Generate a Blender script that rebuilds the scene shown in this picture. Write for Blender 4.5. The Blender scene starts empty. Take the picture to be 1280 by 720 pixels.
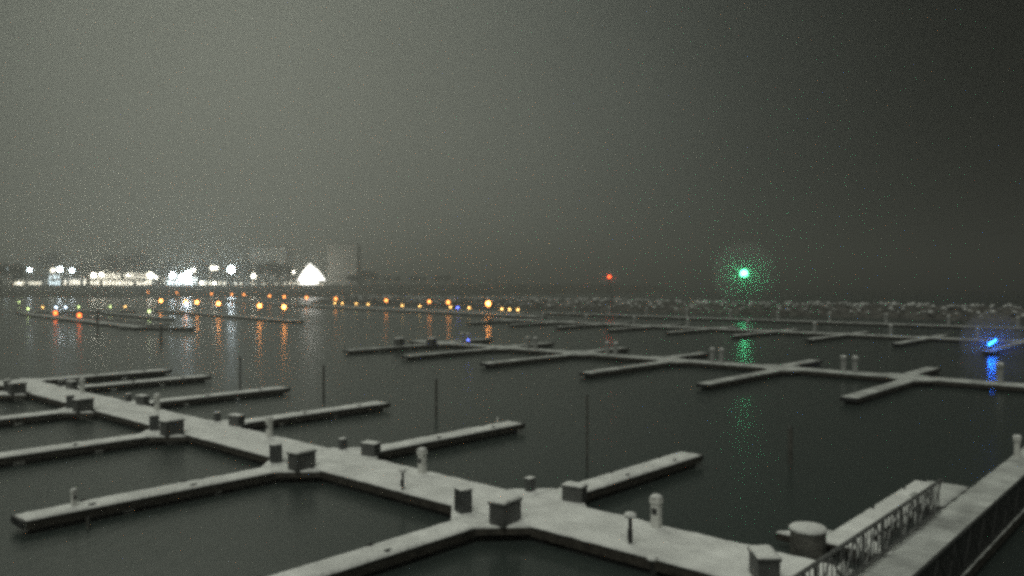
import bpy, bmesh, math, random
from mathutils import Vector, Matrix, noise

S = bpy.context.scene
COL = S.collection
R = math.radians

# ------------------------------------------------------------------ camera
cam_d = bpy.data.cameras.new('camera')
cam = bpy.data.objects.new('camera', cam_d)
COL.objects.link(cam)
cam_d.sensor_width = 36.0
cam_d.lens = 36.0 * 1015 / 1280
cam_d.clip_start = 0.2
cam_d.clip_end = 9000
cam.location = (0, 0, 7.5)
cam.rotation_euler = (R(90 - 0.3), 0, 0)
S.camera = cam

# ------------------------------------------------------------------ sky: low cloud lit by the town on the left, dark over the lake
W = bpy.data.worlds.new('World')
S.world = W
W.use_nodes = True
nt = W.node_tree
nt.nodes.clear()
n = nt.nodes.new
out = n('ShaderNodeOutputWorld')
add = n('ShaderNodeAddShader')
nish = n('ShaderNodeTexSky')
nish.sky_type = 'NISHITA'
nish.sun_disc = False
nish.sun_elevation = R(-6)
nish.sun_rotation = R(200)
bg1 = n('ShaderNodeBackground')
bg1.inputs['Strength'].default_value = 0.05
nt.links.new(nish.outputs[0], bg1.inputs['Color'])
tc = n('ShaderNodeTexCoord')
dotn = n('ShaderNodeVectorMath'); dotn.operation = 'DOT_PRODUCT'
az, el = R(-15), R(5)
dotn.inputs[1].default_value = (math.sin(az) * math.cos(el), math.cos(az) * math.cos(el), math.sin(el))
nt.links.new(tc.outputs['Generated'], dotn.inputs[0])
SKY = [(0.00, .002), (0.60, .003), (0.70, .005), (0.78, .012), (0.86, .034), (0.93, .084), (0.972, .130), (1.0, .150)]
ramp = n('ShaderNodeValToRGB')
cr = ramp.color_ramp
cr.interpolation = 'B_SPLINE'
while len(cr.elements) < len(SKY):
    cr.elements.new(0.5)
for e, (p, v) in zip(cr.elements, SKY):
    e.position = p
    w_ = min(1, v / .17)
    e.color = (v * (0.84 + .12 * w_), v, v * (.90 - .06 * w_), 1)
nt.links.new(dotn.outputs['Value'], ramp.inputs[0])
# soft unevenness of the cloud
nz = n('ShaderNodeTexNoise'); nz.inputs['Scale'].default_value = 3.0; nz.inputs['Detail'].default_value = 3
nt.links.new(tc.outputs['Generated'], nz.inputs['Vector'])
mr = n('ShaderNodeMapRange'); mr.inputs['From Min'].default_value = .3; mr.inputs['From Max'].default_value = .7
mr.inputs['To Min'].default_value = .9; mr.inputs['To Max'].default_value = 1.1
nt.links.new(nz.outputs['Fac'], mr.inputs['Value'])
# overhead glow added above the frame to light the snow
sep = n('ShaderNodeSeparateXYZ')
nt.links.new(tc.outputs['Generated'], sep.inputs[0])
zen = n('ShaderNodeMapRange'); zen.interpolation_type = 'SMOOTHSTEP'
zen.inputs['From Min'].default_value = .42; zen.inputs['From Max'].default_value = .85
zen.inputs['To Min'].default_value = 0; zen.inputs['To Max'].default_value = .03
nt.links.new(sep.outputs['Z'], zen.inputs['Value'])
zc = n('ShaderNodeCombineColor')
for i, k in enumerate((1.0, 1.0, .88)):
    m_ = n('ShaderNodeMath'); m_.operation = 'MULTIPLY'; m_.inputs[1].default_value = k
    nt.links.new(zen.outputs[0], m_.inputs[0]); nt.links.new(m_.outputs[0], zc.inputs[i])
ad = n('ShaderNodeVectorMath'); ad.operation = 'ADD'
nt.links.new(ramp.outputs['Color'], ad.inputs[0]); nt.links.new(zc.outputs[0], ad.inputs[1])
# bright sky patch added above the frame to lift haze and water at left
d2 = n('ShaderNodeVectorMath'); d2.operation = 'DOT_PRODUCT'
a2, e2 = R(-27), R(43)
d2.inputs[1].default_value = (math.sin(a2) * math.cos(e2), math.cos(a2) * math.cos(e2), math.sin(e2))
nt.links.new(tc.outputs['Generated'], d2.inputs[0])
hi = n('ShaderNodeMapRange'); hi.interpolation_type = 'SMOOTHSTEP'
hi.inputs['From Min'].default_value = .925; hi.inputs['From Max'].default_value = .985
hi.inputs['To Min'].default_value = 0; hi.inputs['To Max'].default_value = 2.3
nt.links.new(d2.outputs['Value'], hi.inputs['Value'])
hc = n('ShaderNodeCombineColor')
for i, k in enumerate((.97, 1.0, .84)):
    m_ = n('ShaderNodeMath'); m_.operation = 'MULTIPLY'; m_.inputs[1].default_value = k
    nt.links.new(hi.outputs[0], m_.inputs[0]); nt.links.new(m_.outputs[0], hc.inputs[i])
ad2 = n('ShaderNodeVectorMath'); ad2.operation = 'ADD'
nt.links.new(ad.outputs[0], ad2.inputs[0]); nt.links.new(hc.outputs[0], ad2.inputs[1])
ad = ad2
bg2 = n('ShaderNodeBackground')
nt.links.new(ad.outputs[0], bg2.inputs['Color'])
nt.links.new(mr.outputs[0], bg2.inputs['Strength'])
nt.links.new(bg1.outputs[0], add.inputs[0]); nt.links.new(bg2.outputs[0], add.inputs[1])
nt.links.new(add.outputs[0], out.inputs['Surface'])

# very soft, very weak overcast light from high behind the camera
sun_d = bpy.data.lights.new('sun', 'SUN')
sun_d.energy = 1.1
sun_d.angle = R(40)
sun_d.color = (.99, 1.0, .88)
sun = bpy.data.objects.new('sun', sun_d)
COL.objects.link(sun)
sun.rotation_euler = (R(32), 0, R(-20))

S.view_settings.view_transform = 'Standard'
S.view_settings.look = 'None'
S.view_settings.exposure = 0
S.view_settings.gamma = 1
S.render.engine = 'CYCLES'
S.cycles.use_denoising = False
S.cycles.use_adaptive_sampling = False
S.cycles.max_bounces = 5
S.cycles.volume_bounces = 0
S.cycles.transparent_max_bounces = 6
S.cycles.sample_clamp_indirect = 0.35
S.cycles.caustics_refractive = False
S.cycles.filter_width = 3.8

# ------------------------------------------------------------------ materials
def mat(name, col, rough=.8, spec=.3, noise_scale=None, var=.15, bump=0, bump_scale=None, metal=0, coord='Object'):
    m = bpy.data.materials.new(name)
    m.use_nodes = True
    t = m.node_tree
    b = t.nodes['Principled BSDF']
    b.inputs['Base Color'].default_value = (*col, 1)
    b.inputs['Roughness'].default_value = rough
    b.inputs['Specular IOR Level'].default_value = spec
    b.inputs['Metallic'].default_value = metal
    if noise_scale:
        c = t.nodes.new('ShaderNodeTexCoord')
        k = t.nodes.new('ShaderNodeTexNoise')
        k.inputs['Scale'].default_value = noise_scale
        k.inputs['Detail'].default_value = 5
        t.links.new(c.outputs[coord], k.inputs['Vector'])
        r = t.nodes.new('ShaderNodeValToRGB')
        r.color_ramp.elements[0].position = .3
        r.color_ramp.elements[1].position = .7
        r.color_ramp.elements[0].color = (*[x * (1 - var) for x in col], 1)
        r.color_ramp.elements[1].color = (*[min(1, x * (1 + var)) for x in col], 1)
        t.links.new(k.outputs['Fac'], r.inputs[0])
        t.links.new(r.outputs[0], b.inputs['Base Color'])
        if bump:
            q = k
            if bump_scale:
                q = t.nodes.new('ShaderNodeTexNoise')
                q.inputs['Scale'].default_value = bump_scale
                q.inputs['Detail'].default_value = 4
                t.links.new(c.outputs[coord], q.inputs['Vector'])
            bp = t.nodes.new('ShaderNodeBump')
            bp.inputs['Strength'].default_value = bump
            bp.inputs['Distance'].default_value = .1
            t.links.new(q.outputs['Fac'], bp.inputs['Height'])
            t.links.new(bp.outputs[0], b.inputs['Normal'])
    return m

def glow(name, col, strength):
    m = bpy.data.materials.new(name)
    m.use_nodes = True
    b = m.node_tree.nodes['Principled BSDF']
    b.inputs['Base Color'].default_value = (.5, .5, .5, 1)
    b.inputs['Emission Color'].default_value = (*col, 1)
    b.inputs['Emission Strength'].default_value = strength
    m.cycles.emission_sampling = 'FRONT' if name in ('floodlight', 'bright_floodlight', 'floodlit_skin_glow') else 'NONE'
    return m

M = {
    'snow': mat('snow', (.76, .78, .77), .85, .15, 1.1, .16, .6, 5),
    'dim_snow': mat('dimmed_snow', (.46, .48, .47), .85, .15, .9, .35, .5, 6),  # darker snow: dim light on outer docks and access walkway put into colour
    'dim_plastic': mat('dimmed_pedestal_plastic', (.36, .37, .36), .6, .3, 4, .1),  # white pedestal plastic darkened, dim light of the outer walkways in its colour
    'timber': mat('wet_timber', (.055, .05, .042), .6, .4, 3, .4, .3, 12),
    'float': mat('float_plastic', (.03, .032, .034), .45, .4, 2, .3),
    'box': mat('weathered_fibreglass', (.09, .094, .092), .55, .4, 3, .2),
    'box_dark': mat('dark_fibreglass', (.065, .07, .07), .5, .4, 3, .2),
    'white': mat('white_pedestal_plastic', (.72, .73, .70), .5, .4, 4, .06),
    'metal': mat('galvanised_steel', (.16, .165, .165), .45, .5, 5, .2, metal=.4),
    'darkmetal': mat('dark_steel', (.035, .037, .037), .5, .4, 5, .3),
    'pile': mat('pile_timber', (.11, .11, .10), .75, .3, 3, .35, .5, 10),
    'rock': mat('wet_rock', (.10, .098, .09), .85, .3, .8, .5, .6, 3),
    'land': mat('unlit_ground', (.06, .06, .05), .95, .1, .05, .5, .5, .4),  # dark colour stands in for snowy ground lying unlit
    'bark': mat('bare_twigs', (.03, .028, .024), .95, .1),
    'wall': mat('rendered_wall', (.5, .49, .45), .85, .2, .3, .12),
    'wall_grey': mat('concrete_wall', (.52, .51, .46), .85, .2, .2, .12),
    'roof': mat('dark_roof', (.08, .08, .08), .8, .2, .4, .2),
    'stone_pane': mat('curtained_glass', (.42, .42, .39), .5, .3),
    'glass': mat('dark_glass', (.03, .035, .04), .1, .5),
    'warm': glow('warm_lamp', (1.0, .31, .06), 8),
    'warm_b': glow('bright_warm_lamp', (1.0, .34, .07), 20),
    'orange': glow('orange_lamp', (1.0, .14, .02), 10),
    'yellow': glow('small_yellow_lamp', (1.0, .55, .15), 10),
    'cool': glow('cool_lamp', (.62, .8, 1.0), 12),
    'greenish': glow('greenish_lamp', (.75, 1.0, .35), 9),
    'flood': glow('floodlight', (.80, .93, 1.0), 40),
    'flood_b': glow('bright_floodlight', (.78, .93, 1.0), 60),
    'streetwhite': glow('white_street_lamp', (1.0, .93, .75), 22),
    'lit': glow('lit_window', (1.0, .93, .74), 6),
    'lit_cool': glow('cool_lit_window', (.72, .90, .95), 5.5),
    'lit_dim': glow('dim_lit_window', (1.0, .93, .72), 3),
    'tent': glow('floodlit_skin_glow', (1.0, .97, .88), 6),  # floodlight falling on the white skin, put in as emission
    'green': glow('green_navigation_light', (.11, 1.0, .42), 22),
    'red': glow('red_navigation_light', (1.0, .07, .012), 12),
    'blue': glow('blue_dock_light', (.02, .26, 1.0), 30),
    'blue_dim': glow('dim_blue_light', (.1, .16, 1.0), 14),
}

# water
wm = bpy.data.materials.new('harbour_water')
wm.use_nodes = True
t = wm.node_tree
b = t.nodes['Principled BSDF']
b.inputs['Base Color'].default_value = (.036, .047, .044, 1)
b.inputs['Roughness'].default_value = .10
b.inputs['IOR'].default_value = 1.333
c = t.nodes.new('ShaderNodeTexCoord')
mp = t.nodes.new('ShaderNodeMapping'); mp.inputs['Rotation'].default_value = (0, 0, R(25)); mp.inputs['Scale'].default_value = (1, .45, 1)
t.links.new(c.outputs['Object'], mp.inputs['Vector'])
k1 = t.nodes.new('ShaderNodeTexNoise'); k1.inputs['Scale'].default_value = 2.2; k1.inputs['Detail'].default_value = 4
t.links.new(mp.outputs[0], k1.inputs['Vector'])
bp = t.nodes.new('ShaderNodeBump'); bp.inputs['Strength'].default_value = .30; bp.inputs['Distance'].default_value = .05
t.links.new(k1.outputs['Fac'], bp.inputs['Height'])
t.links.new(bp.outputs[0], b.inputs['Normal'])
# wind lanes: patches of smoother and rougher water
k2 = t.nodes.new('ShaderNodeTexNoise'); k2.inputs['Scale'].default_value = .035; k2.inputs['Detail'].default_value = 3
t.links.new(mp.outputs[0], k2.inputs['Vector'])
m2 = t.nodes.new('ShaderNodeMapRange'); m2.inputs['From Min'].default_value = .35; m2.inputs['From Max'].default_value = .65
m2.inputs['To Min'].default_value = .18; m2.inputs['To Max'].default_value = .28
t.links.new(k2.outputs['Fac'], m2.inputs['Value'])
t.links.new(m2.outputs[0], b.inputs['Roughness'])
M['water'] = wm

# ------------------------------------------------------------------ helpers
def tag(o, label=None, cat=None, group=None, kind=None):
    if label: o['label'] = label
    if cat: o['category'] = cat
    if group: o['group'] = group
    if kind: o['kind'] = kind
    return o

def thing(name, loc, rz=0.0):
    o = bpy.data.objects.new(name, None)
    o.empty_display_size = .3
    COL.objects.link(o)
    o.location = loc
    o.rotation_euler = (0, 0, rz)
    return o

def link(name, bm, m, parent=None, smooth=False):
    me = bpy.data.meshes.new(name)
    bmesh.ops.recalc_face_normals(bm, faces=bm.faces)
    if smooth:
        for f in bm.faces: f.smooth = True
    bm.to_mesh(me); bm.free()
    me.materials.append(m)
    o = bpy.data.objects.new(name, me)
    COL.objects.link(o)
    if parent: o.parent = parent
    return o

def box(bm, x0, x1, y0, y1, z0, z1, bev=0):
    r = bmesh.ops.create_cube(bm, size=1)
    vs = r['verts']
    for v in vs:
        v.co = Vector(((x0 + x1) / 2 + v.co.x * (x1 - x0), (y0 + y1) / 2 + v.co.y * (y1 - y0), (z0 + z1) / 2 + v.co.z * (z1 - z0)))
    if bev:
        es = list({e for v in vs for e in v.link_edges})
        bmesh.ops.bevel(bm, geom=es, offset=bev, segments=2, affect='EDGES', profile=.6)

def tube(bm, a, b_, r0, r1=None, seg=8):
    a, b_ = Vector(a), Vector(b_)
    d = b_ - a
    q = d.to_track_quat('Z', 'Y').to_matrix().to_4x4()
    bmesh.ops.create_cone(bm, cap_ends=True, segments=seg, radius1=r0, radius2=r0 if r1 is None else r1,
                          depth=d.length, matrix=Matrix.Translation((a + b_) / 2) @ q)

def ball(bm, c_, r, sub=2, sz=1):
    r_ = bmesh.ops.create_icosphere(bm, subdivisions=sub, radius=r)
    for v in r_['verts']:
        v.co = Vector((v.co.x, v.co.y, v.co.z * sz)) + Vector(c_)

def lathe(bm, prof, seg=16, c_=(0, 0)):
    rings = []
    for r, z in prof:
        if r < 1e-5:
            rings.append([bm.verts.new((c_[0], c_[1], z))])
        else:
            rings.append([bm.verts.new((c_[0] + r * math.cos(2 * math.pi * i / seg), c_[1] + r * math.sin(2 * math.pi * i / seg), z)) for i in range(seg)])
    for A, B in zip(rings, rings[1:]):
        for i in range(seg):
            j = (i + 1) % seg
            if len(A) == 1 and len(B) == 1: continue
            if len(A) == 1: bm.faces.new((A[0], B[i], B[j]))
            elif len(B) == 1: bm.faces.new((A[i], A[j], B[0]))
            else: bm.faces.new((A[i], A[j], B[j], B[i]))

def snow_slab(x0, x1, y0, y1, z0, thick, seed=0, step=.3, edge=.06, ny=8, track=False):
    """a layer of settled snow: rounded uneven edges, softly lumpy top"""
    bm = bmesh.new()
    nx = max(4, int((x1 - x0) / step))
    top = []
    for i in range(nx + 1):
        fx = i / nx
        row = []
        for j in range(ny + 1):
            fy = j / ny
            x = x0 + (x1 - x0) * fx; y = y0 + (y1 - y0) * fy
            d = min(x - x0, x1 - x, y - y0, y1 - y)
            p = Vector((x * 1.1 + seed * 17.3, y * 1.3, seed * 3.1))
            ripple = noise.noise(p) * .35 + noise.noise(p * 3.1) * .25
            h = thick * (1 - .75 * math.exp(-d / max(edge, 1e-3))) * (1 + ripple)
            if track:                       # a trodden line wandering along the middle, and soft drifts against one side
                yc = (y0 + y1) / 2 + .35 * noise.noise(Vector((x * .12, 7, seed)))
                w_ = math.exp(-((y - yc) / .28) ** 2)
                h *= 1 - w_ * (.55 + .4 * noise.noise(Vector((x * 3.4, y * 4, 3))))
                h += .05 * max(0, noise.noise(Vector((x * .35, y * .8, 11))))
            ox = oy = 0
            if j in (0, ny):
                oy = (1 if j else -1) * (.02 + .035 * noise.noise(Vector((x * 2.3, seed * 5, j))))
            if i in (0, nx):
                ox = (1 if i else -1) * (.02 + .035 * noise.noise(Vector((y * 2.3, seed * 7, i))))
            row.append(bm.verts.new((x + ox, y + oy, z0 + max(.012, h))))
        top.append(row)
    for i in range(nx):
        for j in range(ny):
            bm.faces.new((top[i][j], top[i + 1][j], top[i + 1][j + 1], top[i][j + 1]))
    loop = [top[i][0] for i in range(nx + 1)] + [top[nx][j] for j in range(1, ny + 1)] + \
           [top[i][ny] for i in range(nx - 1, -1, -1)] + [top[0][j] for j in range(ny - 1, 0, -1)]
    low = [bm.verts.new((v.co.x, v.co.y, z0)) for v in loop]
    for k in range(len(loop)):
        l = (k + 1) % len(loop)
        bm.faces.new((loop[k], loop[l], low[l], low[k]))
    bm.faces.new(low)
    return bm

def kids(o, tbl):
    return tbl.get(o, [])

def lamp(parent, loc, col, watts, r):
    d = bpy.data.lights.new('lamp_light', 'POINT')
    d.color = col; d.energy = watts; d.shadow_soft_size = r
    q = bpy.data.objects.new('lamp_light', d); COL.objects.link(q)
    q.parent = parent; q.location = loc
    return q
def copy_tree(root):
    """a thing and each of its parts and sub-parts; mesh data is shared"""
    r = root.copy(); COL.objects.link(r)
    for ch in list(root.children):
        c1 = ch.copy(); COL.objects.link(c1); c1.parent = r
        for g in list(ch.children):
            d = g.copy(); COL.objects.link(d); d.parent = c1
    return r

YAW = R(48.3)                       # the finger piers run this way; the walkways run across it
FV = Vector((math.cos(YAW), math.sin(YAW), 0))
MV = Vector((-math.sin(YAW), math.cos(YAW), 0))
def uv(u, v, z=0.0):
    return MV * u + FV * v + Vector((0, 0, z))
def nth(k):
    return ['first', 'second', 'third', 'fourth', 'fifth', 'sixth', 'seventh', 'eighth', 'ninth', 'tenth', 'eleventh', 'twelfth',
            'thirteenth', 'fourteenth', 'fifteenth', 'sixteenth'][k]

# ------------------------------------------------------------------ setting
bm = bmesh.new()
bmesh.ops.create_grid(bm, x_segments=2, y_segments=2, size=4000)
water = link('water', bm, M['water']); tag(water, kind='structure')
bm = bmesh.new()
bmesh.ops.create_grid(bm, x_segments=2, y_segments=2, size=4000)
for v in bm.verts: v.co.z = -4
lb = link('lake_bed', bm, M['rock']); tag(lb, kind='structure')

# far shore on the left: a low bank, then ground rising to the town
def shore_h(x, y):
    base = 452 + .12 * (x + 200) + 9 * noise.noise(Vector((x * .02, 3.1, 0)))
    if x > -60: base += (x + 60) * 1.2
    d = y - base
    if d < 0: return -1.5
    return -1.5 + 3.2 * min(1, d / 9) + 4.9 * min(1, d / 118) + .5 * noise.noise(Vector((x * .05, y * .05, 0))) * min(1, d / 20)
bm = bmesh.new()
gx = [-900 + 14 * i for i in range(76)]
gy = [420 + 9 * j for j in range(30)] + [700 + 60 * j for j in range(12)]
vg = [[bm.verts.new((x, y, shore_h(x, y))) for y in gy] for x in gx]
for i in range(len(gx) - 1):
    for j in range(len(gy) - 1):
        bm.faces.new((vg[i][j], vg[i + 1][j], vg[i + 1][j + 1], vg[i][j + 1]))
shore = link('shore_ground', bm, M['land'], smooth=True); tag(shore, kind='structure')

# haze: falling snow and night mist
hz = bpy.data.materials.new('haze_air')
hz.use_nodes = True
ht = hz.node_tree
ht.nodes.clear()
ho = ht.nodes.new('ShaderNodeOutputMaterial')
pv = ht.nodes.new('ShaderNodeVolumePrincipled')
pv.inputs['Color'].default_value = (.97, .985, .93, 1)
pv.inputs['Density'].default_value = .0021
pv.inputs['Anisotropy'].default_value = .75
ht.links.new(pv.outputs[0], ho.inputs['Volume'])
bm = bmesh.new()
box(bm, -4100, 4100, -4100, 4100, -5, 62)
haze = link('haze', bm, hz); tag(haze, kind='stuff')

# ------------------------------------------------------------------ docks
DECK = .42                           # top of the timber; the snow lies on it
def deck_parts(root, L, Wd, seed, step=.3, thick=.085, ny=8, nfl=None, x0=0.0, snow='snow', track=False):
    bm = bmesh.new()
    box(bm, x0, x0 + L, -Wd / 2 + .06, Wd / 2 - .06, DECK - .10, DECK - .002)
    for s in (-1, 1):                                                   # walers along both sides
        box(bm, x0, x0 + L, s * (Wd / 2 - .03) - .03, s * (Wd / 2 - .03) + .03, DECK - .27, DECK + .004)
    for k in range(int(L / 1.6)):
        box(bm, x0 + .3 + k * 1.6, x0 + .38 + k * 1.6, -Wd / 2 + .061, Wd / 2 - .061, DECK - .24, DECK - .101)
    link('deck_frame', bm, M['timber'], root)
    nfl = nfl or max(2, int(L / 3.2))
    for k in range(nfl):
        bm = bmesh.new()
        cx = x0 + (k + .5) * L / nfl
        box(bm, cx - L / nfl * .40, cx + L / nfl * .40, -Wd / 2 + .10, Wd / 2 - .10, -.25, DECK - .245, .04)
        link('float', bm, M['float'], root)
    link('snow_cover', snow_slab(x0, x0 + L, -Wd / 2, Wd / 2, DECK, thick, seed, step, ny=ny, track=track), M[snow], root, True)

def cleat(root, x, y):
    bm = bmesh.new()
    box(bm, x - .05, x + .05, y - .03, y + .03, DECK + .03, DECK + .12)
    tube(bm, (x - .13, y, DECK + .125), (x + .13, y, DECK + .125), .018)
    link('cleat', bm, M['darkmetal'], root)

def make_finger(L, Wd, seed, near=True):
    r = thing('finger_pier', (0, 0, 0))
    deck_parts(r, L, Wd, seed, .3 if near else .8, nfl=3, snow='snow' if near else 'dim_snow')
    for s in (-1, 1):                                                   # corner braces where it joins the walkway
        bm = bmesh.new()
        z0, z1 = DECK - .2, DECK - .004
        a = [(0, s * Wd / 2), (1.3, s * Wd / 2), (0, s * (Wd / 2 + 1.2))]
        lo = [bm.verts.new((x, y, z0)) for x, y in a]; hi = [bm.verts.new((x, y, z1)) for x, y in a]
        bm.faces.new(lo); bm.faces.new(hi)
        for i in range(3): bm.faces.new((lo[i], lo[(i + 1) % 3], hi[(i + 1) % 3], hi[i]))
        g = link('corner_brace', bm, M['timber'], r)
        bm = bmesh.new()                                                # snow on the brace
        hi0 = [bm.verts.new((x, y, DECK)) for x, y in a]
        cx = sum(p[0] for p in a) / 3; cy = sum(p[1] for p in a) / 3
        hi1 = [bm.verts.new((cx + (x - cx) * .93, cy + (y - cy) * .93, DECK + .06)) for x, y in a]
        bm.faces.new(hi0); bm.faces.new(hi1)
        for i in range(3): bm.faces.new((hi0[i], hi0[(i + 1) % 3], hi1[(i + 1) % 3], hi1[i]))
        link('brace_snow', bm, M['snow' if near else 'dim_snow'], g)
    bm = bmesh.new()                                                    # bare rubber bumper round the tip
    box(bm, L + .045, L + .14, -Wd / 2 - .02, Wd / 2 + .02, DECK - .22, DECK + .03, .03)
    link('bumper', bm, M['float'], r)
    if near:
        for x in (L * .45, L * .8):
            cleat(r, x, Wd / 2 - .14); cleat(r, x, -Wd / 2 + .14)
    return r

def walkway(name, a, b_, Wd, seed, label, cat, group=None, step=.3, kind=None):
    a, b_ = Vector(a), Vector(b_)
    d = b_ - a
    r = thing(name, a, math.atan2(d.y, d.x))
    L = d.length
    deck_parts(r, L, Wd, seed, step, nfl=min(40, max(3, int(L / 3.6))), snow='snow' if step < .5 else 'dim_snow', track=step < .3, ny=22 if step < .3 else 8)
    tag(r, label, cat, group)
    return r

GW = 'snow covered floating walkways of the marina'
walkway('floating_walkway', uv(7.0, 19.2), uv(66.6, 19.6 + .2), 2.62, 1,
        'wide snow covered walkway crossing the foreground from lower right to far left', 'dock', GW, .12)

# finger piers of the nearest walkway
GF = 'snow covered finger piers of the nearest walkway'
UF = [8.05, 16.9, 27.35, 37.9, 48.4, 59.1, 65.6]
protos_f = [make_finger(10.4, .98, 11 + k) for k in range(3)]
used = [False] * 3
def place_finger(proto_i, loc, rz, label, group, sx=1.0, protos=protos_f, flags=used):
    o = protos[proto_i] if not flags[proto_i] else copy_tree(protos[proto_i])
    flags[proto_i] = True
    o.location = loc; o.rotation_euler = (0, 0, rz); o.scale = (sx, 1, 1)
    tag(o, label, 'dock', group)
    return o
lab_r = ['short looking snowy pier right of the round capped pile, behind the railing',
         'snowy pier ending in open water just above the two white posts',
         'snowy pier in the middle of the picture ending with a small white post',
         'long thin snowy pier fourth from the right on the far side of the near walkway',
         'long thin snowy pier fifth from the right on the far side of the near walkway',
         'dim snowy pier sixth from the right on the far side of the near walkway',
         'dim snowy pier at the far tip of the near walkway, on its lake side']
for k, u in enumerate(UF):
    z0 = 20.62 if k else 22.2
    place_finger(k % 3, uv(u, z0), YAW, lab_r[k], GF, (.88, .92)[k] if k < 2 else 1.0)
lab_l = [None, 'broad snowy pier leaving the bottom edge of the picture, nearest of all',
         'snowy pier with a dark pole beside it, ending at lower left',
         'snowy pier cut by the left edge just above the lower left pier',
         'thin snowy pier reaching the left edge halfway along the near walkway',
         'dim thin snowy pier reaching the left edge, last but one from the shore side',
         'dim pier at the far tip of the near walkway, on its left side']
for k, u in enumerate(UF):
    if k: place_finger((k + 1) % 3, uv(u, 17.98), YAW + math.pi, lab_l[k], GF, .92)

# second and third walkways further out
walkway('floating_walkway', uv(-2, 65.3), uv(76, 67.2), 2.0, 2,
        'second snow covered walkway crossing the right middle distance', 'dock', GW, .6)
walkway('floating_walkway', uv(14, 115), uv(112, 119), 2.2, 3,
        'faint third walkway beyond the blue lights, barely showing in the haze', 'dock', GW, .9)
walkway('floating_walkway', uv(20, 150), uv(126, 153), 2.2, 4,
        'faintest walkway in front of the right hand breakwater', 'dock', GW, 1.2)
protos_m = [make_finger(13.2, 1.05, 31 + k, False) for k in range(3)]
used_m = [False] * 3
G2 = 'finger piers of the second walkway'
G3 = 'finger piers of the third walkway'
U2 = [17.9, 28.0, 38.5, 49.7, 60.6, 70.3]
for k, u in enumerate(U2):
    place_finger(k % 3, uv(u, 64.4 + .02 * u), YAW + math.pi, nth(k) + ' pier from the right on the near side of the second walkway', G2, 1, protos_m, used_m)
for k, u in enumerate([19.0, 29.0, 40.6, 50.4, 61.2, 71.5]):
    place_finger((k + 1) % 3, uv(u, 66.8 + .02 * u), YAW, nth(k) + ' pier from the right on the far side of the second walkway', G2, .58, protos_m, used_m)
for k in range(9):
    u = 19.4 + 10.6 * k
    place_finger(k % 3, uv(u, 114.2 + .04 * u), YAW + math.pi, nth(k) + ' hazy pier from the right on the near side of the third walkway', G3, 1, protos_m, used_m)
    place_finger((k + 2) % 3, uv(u, 116.6 + .04 * u), YAW, nth(k) + ' hazy pier from the right on the far side of the third walkway', G3, .45, protos_m, used_m)

# far lamp-lit piers on the left
GP = 'far piers under the rows of warm lamps'
walkway('long_pier', (6, 176, 0), (-70, 268, 0), 4.2, 5, 'far pier under the right part of the upper row of warm lamps', 'dock', GP, 1.5)
walkway('long_pier', (-71.5, 270, 0), (-124, 352, 0), 4.2, 6, 'far pier under the middle part of the upper row of warm lamps', 'dock', GP, 1.5)
walkway('long_pier', (-126, 355, 0), (-214, 456, 0), 4.2, 7, 'farthest pier under the left part of the upper row of warm lamps', 'dock', GP, 1.5)
walkway('long_pier', (-41, 155, 0), (-97, 222, 0), 3.0, 8, 'far pier under the lower short row of warm lamps', 'dock', GP, 1.2)
walkway('long_pier', (3, 192, 0), (-58, 262, 0), 2.4, 9, 'far low pier dotted with tiny yellow lights', 'dock', GP, 1.2)
walkway('long_pier', (-98, 211.5, 0), (-124, 203, 0), 2.4, 10, 'far pier at the left edge carrying small cool lights', 'dock', GP, 1.2)
walkway('long_pier', (-60, 132, 0), (-118, 196, 0), 2.6, 12, 'dark pier at the left edge below the two orange lights', 'dock', GP, 1.2)
walkway('long_pier', (-70, 166, 0), (-100, 200, 0), 2.2, 13, 'dark pier left of the lower warm lamps', 'dock', GP, 1.2)
for k in range(6):
    p = Vector((-64, 134, 0)).lerp(Vector((-112, 190, 0)), k / 5.5)
    place_finger(k % 3, p, R(-14), nth(k) + ' dim finger on the dark pier below the orange lights, counted from the right', 'fingers of the dark left pier', 1.0, protos_m, used_m)

# ------------------------------------------------------------------ dock boxes, pedestals
def make_box():
    r = thing('dock_box', (0, 0, 0))
    bm = bmesh.new(); box(bm, -.46, .46, -.27, .27, 0, .58, .03); link('body', bm, M['box'], r)
    bm = bmesh.new(); box(bm, -.49, .49, -.30, .30, .583, .66, .025); l = link('lid', bm, M['box'], r)
    bm = bmesh.new(); box(bm, -.06, .06, -.325, -.303, .55, .63, .008); link('latch', bm, M['darkmetal'], l)
    link('snow_cap', snow_slab(-.47, .47, -.28, .28, .662, .075, 3, .08, .05), M['snow'], r, True)
    return r
def make_small_box():
    r = thing('dock_locker', (0, 0, 0))
    bm = bmesh.new(); box(bm, -.24, .24, -.2, .2, 0, .72, .025); link('body', bm, M['box_dark'], r)
    bm = bmesh.new(); box(bm, -.2, .2, -.215, -.203, .08, .62, .01); d = link('door', bm, M['box'], r)
    bm = bmesh.new(); box(bm, .12, .15, -.24, -.217, .32, .42, .004); link('handle', bm, M['darkmetal'], d)
    link('snow_cap', snow_slab(-.24, .24, -.2, .2, .722, .06, 4, .08, .05), M['snow'], r, True)
    return r
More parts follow.
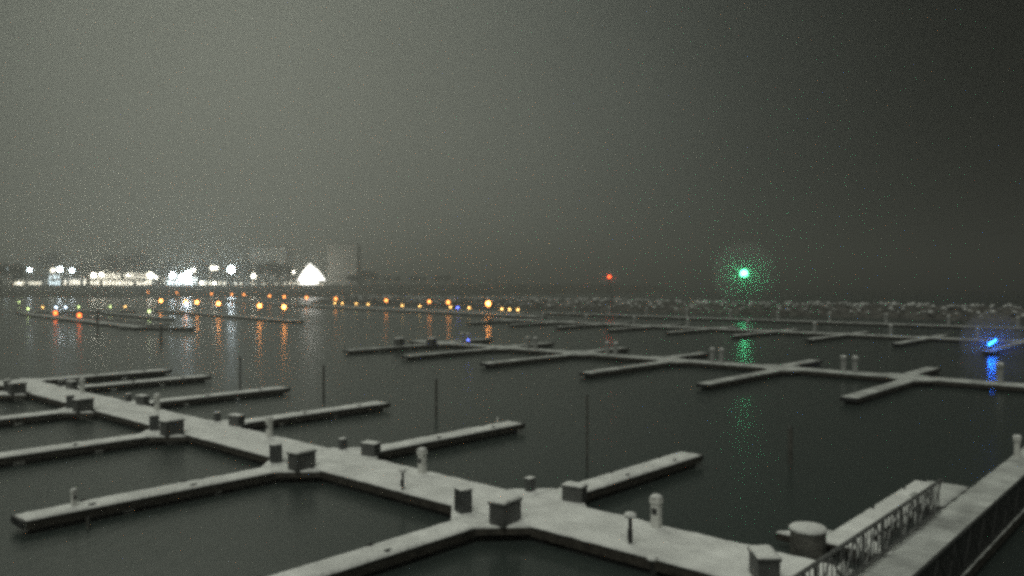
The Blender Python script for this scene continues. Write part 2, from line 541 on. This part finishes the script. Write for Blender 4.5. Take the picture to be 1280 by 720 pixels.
def make_pedestal(far=False):
    r = thing('power_pedestal', (0, 0, 0)); wm_ = M['dim_plastic' if far else 'white']
    bm = bmesh.new(); box(bm, -.13, .13, -.11, .11, 0, .70, .03); link('body', bm, wm_, r)
    bm = bmesh.new(); box(bm, -.16, .16, -.14, .14, .703, .90, .045); link('head', bm, wm_, r)
    bm = bmesh.new(); box(bm, -.09, .09, -.125, -.112, .42, .60, .008); p = link('socket_panel', bm, M['box_dark'], r)
    for s in (-1, 1):
        bm = bmesh.new(); tube(bm, (s * .04, -.127, .51), (s * .04, -.15, .51), .028, .025, 10); link('socket', bm, M['darkmetal'], p)
    bm = bmesh.new(); lathe(bm, [(.17, .902), (.16, .94), (.10, .975), (0, .985)], 14); link('snow_cap', bm, M['snow'], r, True)
    return r
def make_post():
    r = thing('hose_post', (0, 0, 0))
    bm = bmesh.new(); tube(bm, (0, 0, 0), (0, 0, .78), .055, .055, 10); link('post', bm, M['darkmetal'], r)
    bm = bmesh.new(); box(bm, -.07, .07, -.12, -.058, .18, .48, .02); link('hose_reel', bm, M['darkmetal'], r)
    bm = bmesh.new(); lathe(bm, [(.0, .782), (.16, .79), (.19, .83), (.14, .90), (0, .94)], 14); link('snow_cap', bm, M['snow'], r, True)
    return r
SN = DECK + .05
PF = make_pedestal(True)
PB, PS, PP, PT = make_box(), make_small_box(), make_pedestal(), make_post()
first = {}
def put(proto, u, v, rz, label, cat, group, z=SN, s=1.0):
    o = proto if proto not in first else copy_tree(proto)
    first[proto] = 1
    o.location = uv(u, v, z); o.rotation_euler = (0, 0, rz); o.scale = (s, s, s)
    tag(o, label, cat, group)
    return o
GB = 'dock boxes along the nearest walkway'; GL = 'upright lockers along the nearest walkway'
GE = 'white power pedestals on the near walkway'
names_l = ['', 'pier that leaves the bottom edge', 'lower left pier with the dark pole', 'left pier cut at mid height',
           'thin pier halfway to the left end', 'last but one left pier', '']
for k in (1, 2, 3, 4, 5):
    u = UF[k]
    put(PB, u - .85, 17.72, YAW + R(8), 'wide grey dock box at the root of the ' + names_l[k], 'dock box', GB)
    put(PS, u + .85, 17.66, YAW + R(90) + R(-20), 'narrow dark locker at the root of the ' + names_l[k], 'locker', GL)
put(PB, 8.35, 18.4, YAW + R(40), 'snow topped dark box beside the railing near the bottom edge', 'dock box', GB, s=.95)
names_r = ['', 'pier above two white posts', 'pier with a small end post', 'fourth right hand pier',
           'fifth right hand pier', 'sixth right hand pier', '']
for k in (1, 2, 3, 4, 5):
    u = UF[k]
    put(PB, u - .95, 20.95, YAW + R(90) + R(10), 'dark box at root of the ' + names_r[k], 'dock box', GB, s=.78)
    put(PS, u + .95, 20.95, YAW + R(180), 'small dark locker beyond the root of the ' + names_r[k], 'locker', GL, s=.62)
for k, (u, v) in enumerate([(12.4, 20.15), (22.4, 20.15), (32.95, 20.3), (44.4, 20.4), (55.4, 20.6)]):
    put(PP, u, v, YAW + R(90 + 180), ['white pedestal on the walkway nearest the round capped pile',
        'white pedestal on the walkway below the middle pier', 'white pedestal beside the locker left of centre',
        'white pedestal among the dim boxes at left', 'faint white pedestal nearest the walkway tip at left'][k], 'pedestal', GE)
put(PT, 12.1, 18.35, YAW + R(-60), 'short post under a round snow cap on the near edge, right of centre', 'post', 'hose posts on the near walkway', s=.98)
put(PT, 21.15, 18.15, YAW + R(-60), 'thin dark post on the near edge of the walkway left of centre', 'post', 'hose posts on the near walkway', s=.8)
put(PT, 10.2, 16.4, YAW, 'round snow cap just showing at the bottom edge', 'post', 'hose posts on the near walkway', z=.42, s=.75)
put(PP, 27.6, 29.9, YAW, 'tiny white post at the tip of the middle pier', 'pedestal', 'tiny end posts', s=.34, z=SN)
# pairs of pedestals on the outer walkways
G2P = 'pale pedestals on the outer walkways'
for i, (u, v) in enumerate([(12.4, 65.7), (22.4, 65.9), (23.3, 65.9), (34.0, 66.1), (34.9, 66.1), (45.5, 66.4), (46.5, 66.4), (56.0, 66.6), (57.1, 66.6), (66.5, 67), (67.5, 67)]):
    sib = 'right' if i in (1, 3, 5, 7, 9) else 'left'
    lb_ = 'lone pale pedestal on the second walkway below the blue lights' if i == 0 else \
        sib + ' post of the ' + nth((i - 1) // 2) + ' pale pair on the second walkway from the right'
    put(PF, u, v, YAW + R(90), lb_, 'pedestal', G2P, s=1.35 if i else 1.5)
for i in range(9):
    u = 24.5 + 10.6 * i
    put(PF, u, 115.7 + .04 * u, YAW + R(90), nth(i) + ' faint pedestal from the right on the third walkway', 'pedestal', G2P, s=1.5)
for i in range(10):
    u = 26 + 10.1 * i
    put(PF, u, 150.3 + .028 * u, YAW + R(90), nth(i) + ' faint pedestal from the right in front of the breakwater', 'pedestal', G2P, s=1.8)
# pale snow heaps/boxes on the far left fingers of the second walkway
for i, (u, v) in enumerate([(68.5, 60.0), (65.6, 62.3)]):
    put(PB, u + 2, v, YAW + R(20), ['left', 'right'][i] + ' one of two pale snowy boxes at the second walkway left end', 'dock box', 'snow heaped boxes on the second walkway', s=1.3)

# ------------------------------------------------------------------ mooring piles
def pile(u, v, h, r, label, group='dark mooring piles standing in the water', cap=False, loc=None, lean=0):
    o = thing('mooring_pile', loc or uv(u, v))
    bm = bmesh.new(); tube(bm, (0, 0, -3), (lean, 0, h), r * 1.08, r, 12); link('shaft', bm, M['pile'], o)
    if cap:
        bm = bmesh.new(); lathe(bm, [(r * 1.02, h + .002), (r * 1.08, h + .05), (r * .95, h + .11), (r * .5, h + .15), (0, h + .16)], 20); link('snow_cap', bm, M['snow'], o, True)
    else:
        bm = bmesh.new(); lathe(bm, [(r * 1.05, h + .002), (r * .5, h + .06), (0, h + .09)], 12); link('cap', bm, M['darkmetal'], o, True)
    tag(o, label, 'mooring pile', group)
pile(8.5, 21.42, .92, .46, 'thick round pile with a bright snow cap beside the railing', 'capped pile', True)
pile(52.6, 30.1, 2.3, .06, 'dark pole in the water left of centre, above the fourth right hand pier')
pile(43.9, 31.0, 2.2, .075, 'dark pole in the water near the centre, right of the farther one')
pile(33.5, 31.2, 2.1, .075, 'dark pole above the middle pier')
pile(19.4, 26.3, 3.0, .045, 'tall thin pole behind the pier above the two white posts')
pile(13.8, 32.9, 1.5, .10, 'short dark pole in open water at right')
put(PP, 27.3, 9.9, YAW, 'pale slim post standing on the lower left pier', 'pedestal', 'post on the lower left pier', s=.6)
pile(26.2, 9.9, .3, .05, 'thin dark pole added for a reflection beneath the lower left pier')  # pole added to stand in for a dark reflection in the water
pile(0, 0, 2.2, .14, 'distant pole at left beyond the near walkway', loc=Vector((-43.7, 101.1, 0)))
pile(0, 0, 3.2, .16, 'distant pole at far left by the dark pier', loc=Vector((-67.8, 132.8, 0)))

# ------------------------------------------------------------------ access walkway with railings at lower right
acc = thing('access_walkway', uv(5.85, 4.0), YAW)
deck_parts(acc, 56, 1.9, 21, .3, nfl=14, snow='dim_snow')
tag(acc, 'snowy access walkway with lattice railings at lower right', 'walkway')
def railing(x0, x1, y, m, post_step=1.5, snowy=True, pitch=.26, rb=.014):
    x = x0
    while x <= x1 + .01:
        bm = bmesh.new()
        box(bm, x - .03, x + .03, y - .03, y + .03, DECK - .15, 1.40)
        link('rail_post', bm, m, acc)
        x += post_step
    bm = bmesh.new(); box(bm, x0 - .05, x1 + .05, y - .04, y + .04, 1.402, 1.475, .015); link('top_rail', bm, m, acc)
    bm = bmesh.new(); box(bm, x0, x1, y - .034, y + .034, DECK + .085, DECK + .16, .01); link('bottom_rail', bm, m, acc)
    bm = bmesh.new()
    n_ = int((x1 - x0) / .75)
    for i in range(n_):
        a = x0 + (x1 - x0) * i / n_; c2 = x0 + (x1 - x0) * (i + 1) / n_
        z0, z1 = DECK + .14, 1.40
        if i % 2: z0, z1 = z1, z0
        tube(bm, (a, y, z0), (c2, y, z1), .028, seg=6)
    link('lattice', bm, m, acc)
    bm = bmesh.new()
    for i in range(int((x1 - x0) / pitch)):
        a = x0 + pitch * i + pitch / 2
        box(bm, a - rb, a + rb, y - .012, y + .012, DECK + .161, 1.401)
    link('balusters', bm, m, acc)
    if not snowy: return
    # snow plastered on parts of the lattice
    bm = bmesh.new()
    rr = random.Random(int(y * 100))
    for i in range(int((x1 - x0) / .55)):
        a = x0 + .55 * i + rr.uniform(-.2, .2)
        z = DECK + .2 + rr.uniform(0, .35); hgt = rr.uniform(.25, .55)
        s_ = rr.uniform(.04, .09)
        r_ = bmesh.ops.create_icosphere(bm, subdivisions=1, radius=1)
        for v in r_['verts']:
            v.co = Vector((a + v.co.x * s_, y + v.co.y * .035, z + hgt / 2 + v.co.z * hgt / 2))
    link('clinging_snow', bm, M['snow'], acc, True)['kind'] = 'stuff'
railing(6.0, 23.5, .92, M['metal'])
railing(3.0, 55.0, -.92, M['darkmetal'], 2.0, False, .10, .03)
put(PP, 6.55, 38.0, YAW, 'white post on the access walkway at the right edge', 'pedestal', 'posts on the access walkway', s=.95)
# wider landing where the railing stops
lnd = thing('landing_float', uv(7.55, 28.3), YAW)
deck_parts(lnd, 3.3, 1.3, 22, .25, nfl=2, snow='dim_snow')
tag(lnd, 'small snowy landing float where the lattice railing ends', 'dock')

# ------------------------------------------------------------------ lamps
def lamp_post(h, r, m, arm=False, cap=True):
    o = thing('lamp_post', (0, 0, 0))
    bm = bmesh.new(); tube(bm, (0, 0, 0), (0, 0, h - r), .07, .05, 8); box(bm, -.14, .14, -.14, .14, 0, .12); link('pole', bm, M['darkmetal'], o)
    bm = bmesh.new(); ball(bm, (0, 0, h), r, 2, 1.15); link('lantern', bm, m, o, True)
    bm = bmesh.new(); lathe(bm, [(r * .75, h + r * 1.02), (r * .7, h + r * 1.16), (0, h + r * 1.35)], 10); link('lantern_cap', bm, M['darkmetal'], o)
    return o
def spread_lamps(proto, pts, labels, group, zb=.47, cat='lamp'):
    for i, (x, y) in enumerate(pts):
        o = proto if i == 0 else copy_tree(proto)
        o.location = (x, y, zb)
        tag(o, labels(i), cat, group)
UP = [(-203.2, 453.3), (-170.6, 413.2), (-135.9, 351.1 + 16), (-121.1, 351.1), (-111.7, 338.3), (-91.1, 305.2), (-80.4, 286.4),
      (-68.3, 269.9), (-53.6, 246.9), (-34.6, 223.2), (-21.3, 209.2), (-15.8, 201.2)]
spread_lamps(lamp_post(2.45, .37, M['warm']), UP, lambda i: 'warm globe lamp of the upper row, ' + nth(i) + ' from the left', 'warm lamps of the upper row')
spread_lamps(lamp_post(2.45, .50, M['warm_b']), [(-5.5, 188.0)], lambda i: 'brightest warm lamp at the right end of the rows', None)
LO = [(-94.8, 219.2), (-82.1, 204.2), (-78.0, 201.0), (-68.0, 188.1), (-52.7, 169.5), (-44.9, 159.9)]
spread_lamps(lamp_post(2.45, .34, M['warm_b']), LO, lambda i: 'warm globe lamp of the lower short row, ' + nth(i) + ' from the left', 'warm lamps of the lower row')
SM = [(-56.6, 259.3), (-53.6, 256.5), (-48.2, 251.0), (-43.4, 245.0), (-31.3, 231.5), (-25.6, 225.4), (-16.3, 214.8), (-11.0, 208.2), (-2.5, 198.8), (-.6, 195.8), (1.4, 193.6)]
spread_lamps(lamp_post(.85, .22, M['yellow']), SM, lambda i: 'tiny yellowish light on the low far pier, ' + nth(i) + ' from the left', 'tiny yellow lights on the low pier')
spread_lamps(lamp_post(1.1, .22, M['cool']), [(-115.4, 205.5), (-113.4, 206.2)], lambda i: ['left', 'right'][i] + ' one of two bluish white lights at far left', 'bluish lights at far left')
spread_lamps(lamp_post(1.1, .17, M['greenish']), [(-159.0, 262.0), (-114.7, 192.4), (-110.6, 207.2), (-103.7, 209.6), (-78.2, 175.0)],
             lambda i: ['highest pale green light near the left edge', 'pale green light closest to the left edge',
                        'pale green light right of the bluish pair', 'pale green light standing alone at left, left of a pinkish one',
                        'faint pale green light left of the warm lower row'][i], 'pale green lights at left')
spread_lamps(lamp_post(1.1, .17, M['yellow']), [(-118.5, 205.0), (-100.3, 210.6)],
             lambda i: ['small yellow light left of the bluish pair', 'small yellow light standing alone right of the pale green ones'][i], 'small yellow lights at left')
spread_lamps(lamp_post(.85, .33, M['orange']), [(-97.0, 172.5), (-85.0, 159.5)], lambda i: ['left', 'right'][i] + ' one of the two orange red lights at far left', 'orange lights at far left', zb=.45)
spread_lamps(lamp_post(1.6, .30, M['cool']), [(-84.0, 209.4)], lambda i: 'white blue lamp with a long reflection, among the warm lamps', None)
spread_lamps(lamp_post(.8, .22, M['blue_dim']), [(-14.2, 212.5)], lambda i: 'small blue light beside a warm lamp in the far row', None)
o = lamp_post(.55, .07, M['blue_dim']); o.location = uv(66.0, 66.5, SN); tag(o, 'tiny blue light on the second walkway near its left end', 'lamp')
o = lamp_post(.45, .05, M['yellow']); o.location = uv(69.4, 64.0, SN); tag(o, 'tiny white light on a pale pier left of the blue one', 'lamp')
GBL = 'row of blue lights on a finger pier'
bl = thing('lamp_post', (0, 0, 0))
bm = bmesh.new(); tube(bm, (0, 0, 0), (0, 0, .45), .04, .035, 8); box(bm, -.1, .1, -.1, .1, 0, .05); link('pole', bm, M['darkmetal'], bl)
bm = bmesh.new(); lathe(bm, [(0, .76), (.15, .765), (0, .84)], 10); link('lantern_cap', bm, M['darkmetal'], bl)
bm = bmesh.new(); ball(bm, (0, 0, .62), .10, 2); link('lantern', bm, M['blue'], bl, True)
lamp(bl, (0, 0, .62), (.003, .10, 1.0), 50, .14)
for i in range(4):
    o = bl if i == 0 else copy_tree(bl)
    o.location = uv(19.4, 98.2 + 1.0 * i - .6, SN + .02)
    o.location.z += .09 * i
    tag(o, nth(i) + ' blue light from the left of the slanting blue row at right', 'lamp', GBL)
bf = place_finger(1, uv(19.4, 118.5), YAW + math.pi, 'dim pier end carrying the row of blue lights', 'pier with blue lights', 1.65, protos_m, used_m)

# ------------------------------------------------------------------ breakwater
bm = bmesh.new()
nu, nv = 300, 16
grid = []
for i in range(nu + 1):
    u = -60 + 330 * i / nu
    row = []
    for j in range(nv + 1):
        s = j / nv * 2 - 1
        v = 190 + 7.5 * s + 1.5 * noise.noise(Vector((u * .03, 0, 9)))
        h = 3.1 * (1 - abs(s) ** 1.6) - .7
        endf = min(1, (270 - u) / 8) if u > 262 else 1
        lump = noise.cell(Vector((u * .8, v * .8, 0)))
        h = h * endf + .75 * lump + .5 * noise.noise(Vector((u * .5, v * .5, 2)))
        row.append(bm.verts.new(uv(u, v, h if 0 < j < nv else -2)))
    grid.append(row)
for i in range(nu):
    for j in range(nv):
        bm.faces.new((grid[i][j], grid[i + 1][j], grid[i + 1][j + 1], grid[i][j + 1]))
bw = link('breakwater', bm, M['rock'])
tag(bw, 'long low rock breakwater closing the harbour behind the docks at right', 'breakwater')
rr = random.Random(5)
bm = bmesh.new()
for i in range(1000):
    u = rr.uniform(-55, 262); s = rr.uniform(-.75, .35)
    v = 190 + 7.5 * s + 1.5 * noise.noise(Vector((u * .03, 0, 9)))
    z = 3.1 * (1 - abs(s) ** 1.6) - .2 + rr.uniform(-.1, .35)
    a, b2, c3 = rr.uniform(.2, .75), rr.uniform(.2, .7), rr.uniform(.08, .42)
    r_ = bmesh.ops.create_icosphere(bm, subdivisions=1, radius=1)
    p = uv(u, v, z)
    for w in r_['verts']:
        w.co = Vector((w.co.x * a, w.co.y * b2, w.co.z * c3)) * rr.uniform(.8, 1.1) + p
o = link('snow_patches', bm, M['snow'], bw, True)
o['kind'] = 'stuff'

def beacon(x, y, h, m, r, core, label):
    o = thing('beacon_tower', (x, y, 1.2))
    bm = bmesh.new()
    H_ = h - 1.2
    for sx, sy in ((-1, -1), (1, -1), (1, 1), (-1, 1)):
        tube(bm, (sx * .7, sy * .7, 0), (sx * .35, sy * .35, H_ - .7), .05, seg=6)
    for k in range(4):
        z = (H_ - .7) * (k + 1) / 4
        w = .7 - .35 * (k + 1) / 4
        for a, b2 in (((-w, -w), (w, -w)), ((w, -w), (w, w)), ((w, w), (-w, w)), ((-w, w), (-w, -w))):
            tube(bm, (*a, z), (*b2, z), .035, seg=5)
    link('lattice_mast', bm, M['darkmetal'], o)
    bm = bmesh.new(); box(bm, -.6, .6, -.6, .6, H_ - .69, H_ - .6); link('platform', bm, M['darkmetal'], o)
    bm = bmesh.new()
    for k in range(3):
        a = 2 * math.pi * k / 3 + .5
        tube(bm, (r * 1.15 * math.cos(a), r * 1.15 * math.sin(a), H_ - r * 1.05), (r * 1.15 * math.cos(a), r * 1.15 * math.sin(a), H_ + r * 1.1), .02, seg=5)
    link('lantern_cage', bm, M['darkmetal'], o)
    bm = bmesh.new(); lathe(bm, [(0, H_ + r * 1.08), (r * 1.2, H_ + r * 1.1), (0, H_ + r * 1.6)], 12); link('lantern_roof', bm, M['darkmetal'], o)
    bm = bmesh.new(); ball(bm, (0, 0, H_), r * .78, 3); link('lantern', bm, core, o, True)
    lamp(o, (0, 0, H_), *m, r)
    tag(o, label, 'beacon')
beacon(58.0, 203, 10.1, ((.008, 1.0, .24), 650), 1.1, M['green'], 'beacon on the breakwater with a brilliant green light')
beacon(29.5, 246, 9.6, ((1.0, .06, .01), 110), .55, M['red'], 'far beacon on the breakwater with a small red light')

def mist(name, c_, rad, dens, g):  # ball of denser haze added round a light to give it a halo
    m = bpy.data.materials.new(name + '_air')
    m.use_nodes = True
    q = m.node_tree; q.nodes.clear()
    oo = q.nodes.new('ShaderNodeOutputMaterial'); pp = q.nodes.new('ShaderNodeVolumePrincipled')
    pp.inputs['Color'].default_value = (.97, .985, .96, 1); pp.inputs['Density'].default_value = dens; pp.inputs['Anisotropy'].default_value = g
    q.links.new(pp.outputs[0], oo.inputs['Volume'])
    bm = bmesh.new(); ball(bm, c_, rad, 4)
    o = link(name, bm, m); o['kind'] = 'stuff'
mist('beacon_halo', (58.0, 203, 10.1), 8, .06, .4)
mist('blue_halo', tuple(uv(19.4, 99.1, 1.35)), 3.2, .12, .3)
mist('beacon_halo', (29.5, 246, 9.6), 3, .04, .3)

# ------------------------------------------------------------------ town on the far left shore
D = 600.0
def X(px, d=D): return (px - 640) / 1015 * d
def Z(py, d=D): return 7.5 - (py - 354.7) / 1015 * d
GZ = 5.4
def window(parent, x0, x1, z0, z1, m, y=-.06):
    bm = bmesh.new(); box(bm, x0 - .12, x1 + .12, y - .05, y + .03, z0 - .12, z1 + .12); f = link('window', bm, M['wall_grey'] if m == M['stone_pane'] else M['roof'], parent)
    bm = bmesh.new(); box(bm, x0, x1, y - .09, y - .052, z0, z1); link('pane', bm, m, f)
def building(name, px0, px1, ytop, wins, label, cat='building', wall='wall', roof='flat', depth=14, d=D, base=GZ):
    x0, x1 = X(px0, d), X(px1, d)
    w = x1 - x0; h = Z(ytop, d) - base
    o = thing(name, ((x0 + x1) / 2, d, base))
    bm = bmesh.new(); box(bm, -w / 2, w / 2, 0, depth, -2, h); link('wall', bm, M[wall], o)
    bm = bmesh.new()
    if roof == 'flat':
        box(bm, -w / 2 - .3, w / 2 + .3, -.3, depth + .3, h + .003, h + .5)
    else:
        a = [(-w / 2 - .5, -.6, h + .003), (w / 2 + .5, -.6, h + .003), (w / 2 + .5, depth + .6, h + .003), (-w / 2 - .5, depth + .6, h + .003),
             (-w / 2 - .5, depth / 2, h + 3.2), (w / 2 + .5, depth / 2, h + 3.2)]
        vs = [bm.verts.new(p) for p in a]
        for q in ((0, 1, 5, 4), (2, 3, 4, 5), (0, 4, 3), (1, 2, 5), (0, 3, 2, 1)): bm.faces.new([vs[i] for i in q])
    link('roof', bm, M['roof'], o)
    for (a, b2, c2, d2, m) in wins:
        window(o, a * w - w / 2, b2 * w - w / 2, c2 * h, d2 * h, M[m])
    bm = bmesh.new(); box(bm, w * .44, w * .44 + 1.1, -.1, -.003, 0, min(2.2, h * .6)); link('door', bm, M['roof'], o)
    tag(o, label, cat)
    return o
rr = random.Random(9)
def strips(n_, z0, z1, m, gap=.35, jit=True):
    L_ = []
    for i in range(n_):
        a = (i + .5 * gap) / n_ ; b2 = (i + 1 - .5 * gap) / n_
        if jit and rr.random() < .14: continue
        L_.append((a, b2 - rr.uniform(0, .25) / n_, z0, z1 - rr.uniform(0, .12), m))
    return L_
building('lit_pavilion', 6, 60, 349.5, [(a, b2, .25, .7, 'lit_dim') for a, b2 in ((.15, .28), (.32, .45), (.55, .85))],
         'low dim pavilion at the left edge of the town', wall='wall_grey', roof='gable', depth=9)
building('town_house', 61, 76, 342, strips(4, .08, .5, 'lit_cool') + strips(3, .62, .9, 'lit_cool'), 'bluish lit house at the left of the town front')
building('town_house', 80, 108, 347, strips(8, .15, .8, 'lit'), 'low cream lit house left of the long colonnaded hall')
building('colonnaded_hall', 113, 190, 340, [w_ for w_ in strips(20, .08, .42, 'lit', .3) + strips(20, .52, .93, 'lit', .55)],
         'long brightly lit hall with a row of tall windows', roof='gable')
building('town_house', 205, 246, 346.5, strips(9, .12, .7, 'lit_cool', .25), 'brilliantly lit white house under the strongest floodlights', roof='flat')
building('town_house', 249, 284, 351, strips(6, .2, .85, 'lit_dim', .3), 'low strip of shops right of the floodlit house')
building('town_house', 291, 342, 351.5, strips(7, .2, .8, 'lit_dim', .6), 'low dim row of shops beneath the taller pale block')
building('town_house', 343, 376, 351, strips(6, .15, .75, 'lit_dim', .5), 'low dim building left of the floodlit pyramid')
building('apartment_block', 313, 357, 309, [(i / 8 + .03, i / 8 + .09, .12 + j * .14, .2 + j * .14, 'stone_pane') for i in range(8) for j in range(6)],
         'tall pale block half lost in haze behind the trees', wall='wall_grey', depth=18, d=622)
building('apartment_block', 409, 446, 305, [(i / 6 + .04, i / 6 + .12, .1 + j * .11, .16 + j * .11, 'stone_pane') for i in range(6) for j in range(8)],
         'tall pale tower block right of the floodlit pyramid', wall='wall_grey', depth=18, d=622)

# white pyramid tent, floodlight on roof and hall put in as emission
px = thing('pyramid_tent', (X(393), D - 6, GZ))
w = (X(409) - X(378)) / 2
h0 = Z(351) - GZ; h1 = Z(329) - GZ
bm = bmesh.new()
base = [bm.verts.new(p) for p in ((-w, -w * .8, h0), (w * .93, -w * .8, h0), (w * .93, w * .8, h0), (-w, w * .8, h0))]
mid = [bm.verts.new((v.co.x * .52 - .9, v.co.y * .52, h0 + (h1 - h0) * .58)) for v in base]
ap = bm.verts.new((-1.8, 0, h1))
for i in range(4):
    j = (i + 1) % 4
    bm.faces.new((base[i], base[j], mid[j], mid[i])); bm.faces.new((mid[i], mid[j], ap))
bm.faces.new(base)
link('roof_skin', bm, M['tent'], px)
bm = bmesh.new(); box(bm, -w * .82, w * .35, -w * .6, w * .6, -1, h0 - .25); link('lit_hall', bm, M['tent'], px)
bm = bmesh.new()
tube(bm, (w * .9, -w * .8, h0 - .2), (w * 1.35, -w * .8, -.5), .3)
tube(bm, (-w * .97, -w * .8, h0 - .2), (-w * 1.05, -w * .8, -.5), .3)
link('stay_pole', bm, M['white'], px)
window(px, w * .45, w * 1.15, .2, 1.9, M['lit_dim'], -w * .62)
tag(px, 'brilliant floodlit white pyramid shaped tent roof on the shore', 'tent')

def flood(px_, py_, m, r, label, cat='floodlight', d=D - 8, group='white floodlights and street lamps of the town'):
    o = thing('floodlight_mast', (X(px_, d), d, GZ - .3))
    h = Z(py_, d) - GZ + .3
    bm = bmesh.new(); tube(bm, (0, .6, -1), (0, .6, h), .16, .1); tube(bm, (0, .6, h), (0, .1, h + .1), .08); link('mast', bm, M['darkmetal'], o)
    bm = bmesh.new(); ball(bm, (0, 0, h), r * 1.95, 2, 1.1); link('lamp_head', bm, M[m], o, True)
    tag(o, label, cat, group)
flood(37, 337.5, 'flood', .62, 'white mast light farthest left in the town')
flood(66, 338, 'lit', .9, 'dim pale light just left of the twin mast lights')
flood(75, 337, 'flood', .85, 'left one of the twin white mast lights above the low houses')
flood(90, 338, 'flood', .72, 'right one of the twin white mast lights above the low houses')
flood(117, 344, 'streetwhite', .9, 'white lamp at the left end of the long hall')
flood(127, 343, 'streetwhite', .7, 'white lamp second from the left before the long hall')
flood(160.5, 344, 'streetwhite', .4, 'thin white lamp before the middle of the long hall')
flood(188, 344.5, 'streetwhite', 1.0, 'white lamp at the right end of the long hall')
flood(195, 347, 'streetwhite', .5, 'small white lamp just right of the long hall')
flood(216, 344, 'flood', .95, 'white floodlight left of the largest glare')
flood(228, 347, 'flood', 1.1, 'lower left lamp of the largest white glare')
flood(235, 342, 'flood_b', 1.0, 'topmost lamp of the largest white glare')
flood(234, 350, 'flood', 1.2, 'bottom lamp of the largest white glare')
flood(242, 337.5, 'streetwhite', .55, 'small white lamp above the largest glare')
flood(252, 354, 'streetwhite', .55, 'low white lamp right of the largest glare')
flood(265.5, 335, 'lit', 1.0, 'left one of two small high lamps between the glares')
flood(270.5, 335, 'streetwhite', .5, 'right one of two small high lamps between the glares')
flood(268, 354, 'streetwhite', .5, 'low white lamp beneath the two small high lamps')
flood(289, 337, 'flood_b', 1.15, 'round blue white floodlight standing alone')
flood(317, 345, 'streetwhite', .75, 'yellowish white lamp between the round floodlight and the trees')
flood(367, 340, 'streetwhite', .5, 'small yellowish lamp left of the floodlit pyramid')
flood(24, 355, 'lit', .9, 'low pale lamp at the left end of the town')
flood(8, 338, 'lit_cool', .8, 'faint greenish lamp by the dark tree at the left edge')

# ------------------------------------------------------------------ bare trees
def make_tree(seed, H_=12.0, spread=.5):
    r0 = random.Random(seed)
    bt = bmesh.new(); bc = bmesh.new()
    tips = []
    def limb(bm_, a, d, L, r, lev):
        b2 = a + d * L
        tube(bm_, a, b2, r, r * .65, 6 if lev < 2 else 4)
        if lev >= 4: return
        for k in range(3 if lev < 3 else 4):
            nd = (d + Vector((r0.uniform(-1, 1), r0.uniform(-1, 1), r0.uniform(-.2, .7))) * (spread + .1 * lev)).normalized()
            start = a + d * L * r0.uniform(.55, 1)
            limb(bc, start, nd, L * r0.uniform(.55, .78), r * .55, lev + 1)
        if lev >= 2: tips.append(b2)
    limb(bt, Vector((0, 0, -.5)), Vector((r0.uniform(-.05, .05), r0.uniform(-.05, .05), 1)).normalized(), H_ * .32, H_ * .022, 0)
    for t_ in tips:                         # twig sprays: many thin slivers
        for k in range(26):
            p = t_ + Vector((r0.gauss(0, 1), r0.gauss(0, 1), r0.gauss(0, .8))) * H_ * .055
            q = p + Vector((r0.uniform(-1, 1), r0.uniform(-1, 1), r0.uniform(-.2, 1))) * H_ * .05
            s = Vector((r0.uniform(-1, 1), r0.uniform(-1, 1), r0.uniform(-1, 1))) * H_ * .045
            bc.faces.new([bc.verts.new(v) for v in (p, p + s, q)])
    o = thing('bare_tree', (0, 0, 0))
    link('trunk', bt, M['bark'], o); link('crown', bc, M['bark'], o)
    return o
TP = [make_tree(3), make_tree(8), make_tree(14)]
tf = [False] * 3
def put_tree(i, px_, ytop, d, label, wide=1.0, group='bare trees along the town shore'):
    o = TP[i % 3] if not tf[i % 3] else copy_tree(TP[i % 3])
    tf[i % 3] = True
    x = X(px_, d); b0 = shore_h(x, d) - .2
    s = max(.3, (Z(ytop, d) - b0) / 8.8)
    o.location = (x, d, b0); o.scale = (s * wide, s * wide, s); o.rotation_euler = (0, 0, px_ * 1.7)
    tag(o, label, 'tree', group)
put_tree(0, 1, 318, 462, 'dark tree cut by the left edge of the town', 1.3)
put_tree(1, 14, 331, 466, 'smaller dark tree beside the one at the left edge', 1.2)
put_tree(2, 58, 313, 620, 'tall hazy tree between the first mast light and the twin lights', 1.0)
put_tree(0, 112, 321, 622, 'hazy tree behind the left end of the long hall', 1.3)
put_tree(1, 132, 320, 626, 'hazy tree behind the middle left of the long hall', 1.3)
put_tree(2, 165, 315, 624, 'tallest hazy tree behind the long hall', 1.2)
put_tree(0, 185, 318, 622, 'hazy tree behind the right end of the long hall', 1.1)
put_tree(1, 206, 328, 620, 'low hazy tree right of the long hall', 1.1)
put_tree(2, 255, 326, 622, 'hazy tree right of the largest glare', 1.2)
put_tree(0, 277, 330, 618, 'hazy tree just left of the round floodlight', 1.0)
put_tree(1, 305, 327, 616, 'tree just right of the round floodlight', 1.0)
put_tree(2, 332, 326, 560, 'dark tree in front of the pale block', 1.3)
put_tree(0, 347, 323, 550, 'darkest tree left of the floodlit pyramid', 1.2)
put_tree(1, 360, 331, 565, 'small tree between the dark one and the floodlit pyramid', 1.0)
rr = random.Random(77)
for i in range(14):
    pxx = 436 + i * 15.5 + rr.uniform(-4, 4)
    put_tree(i, pxx, 341 + i * .7 + rr.uniform(-4, 3), 545 + 14 * rr.random() + max(0, i - 1) * 22,
             nth(i) + ' low shore tree counted rightward from the tower block', 1.6, 'low dark trees right of the tower block')
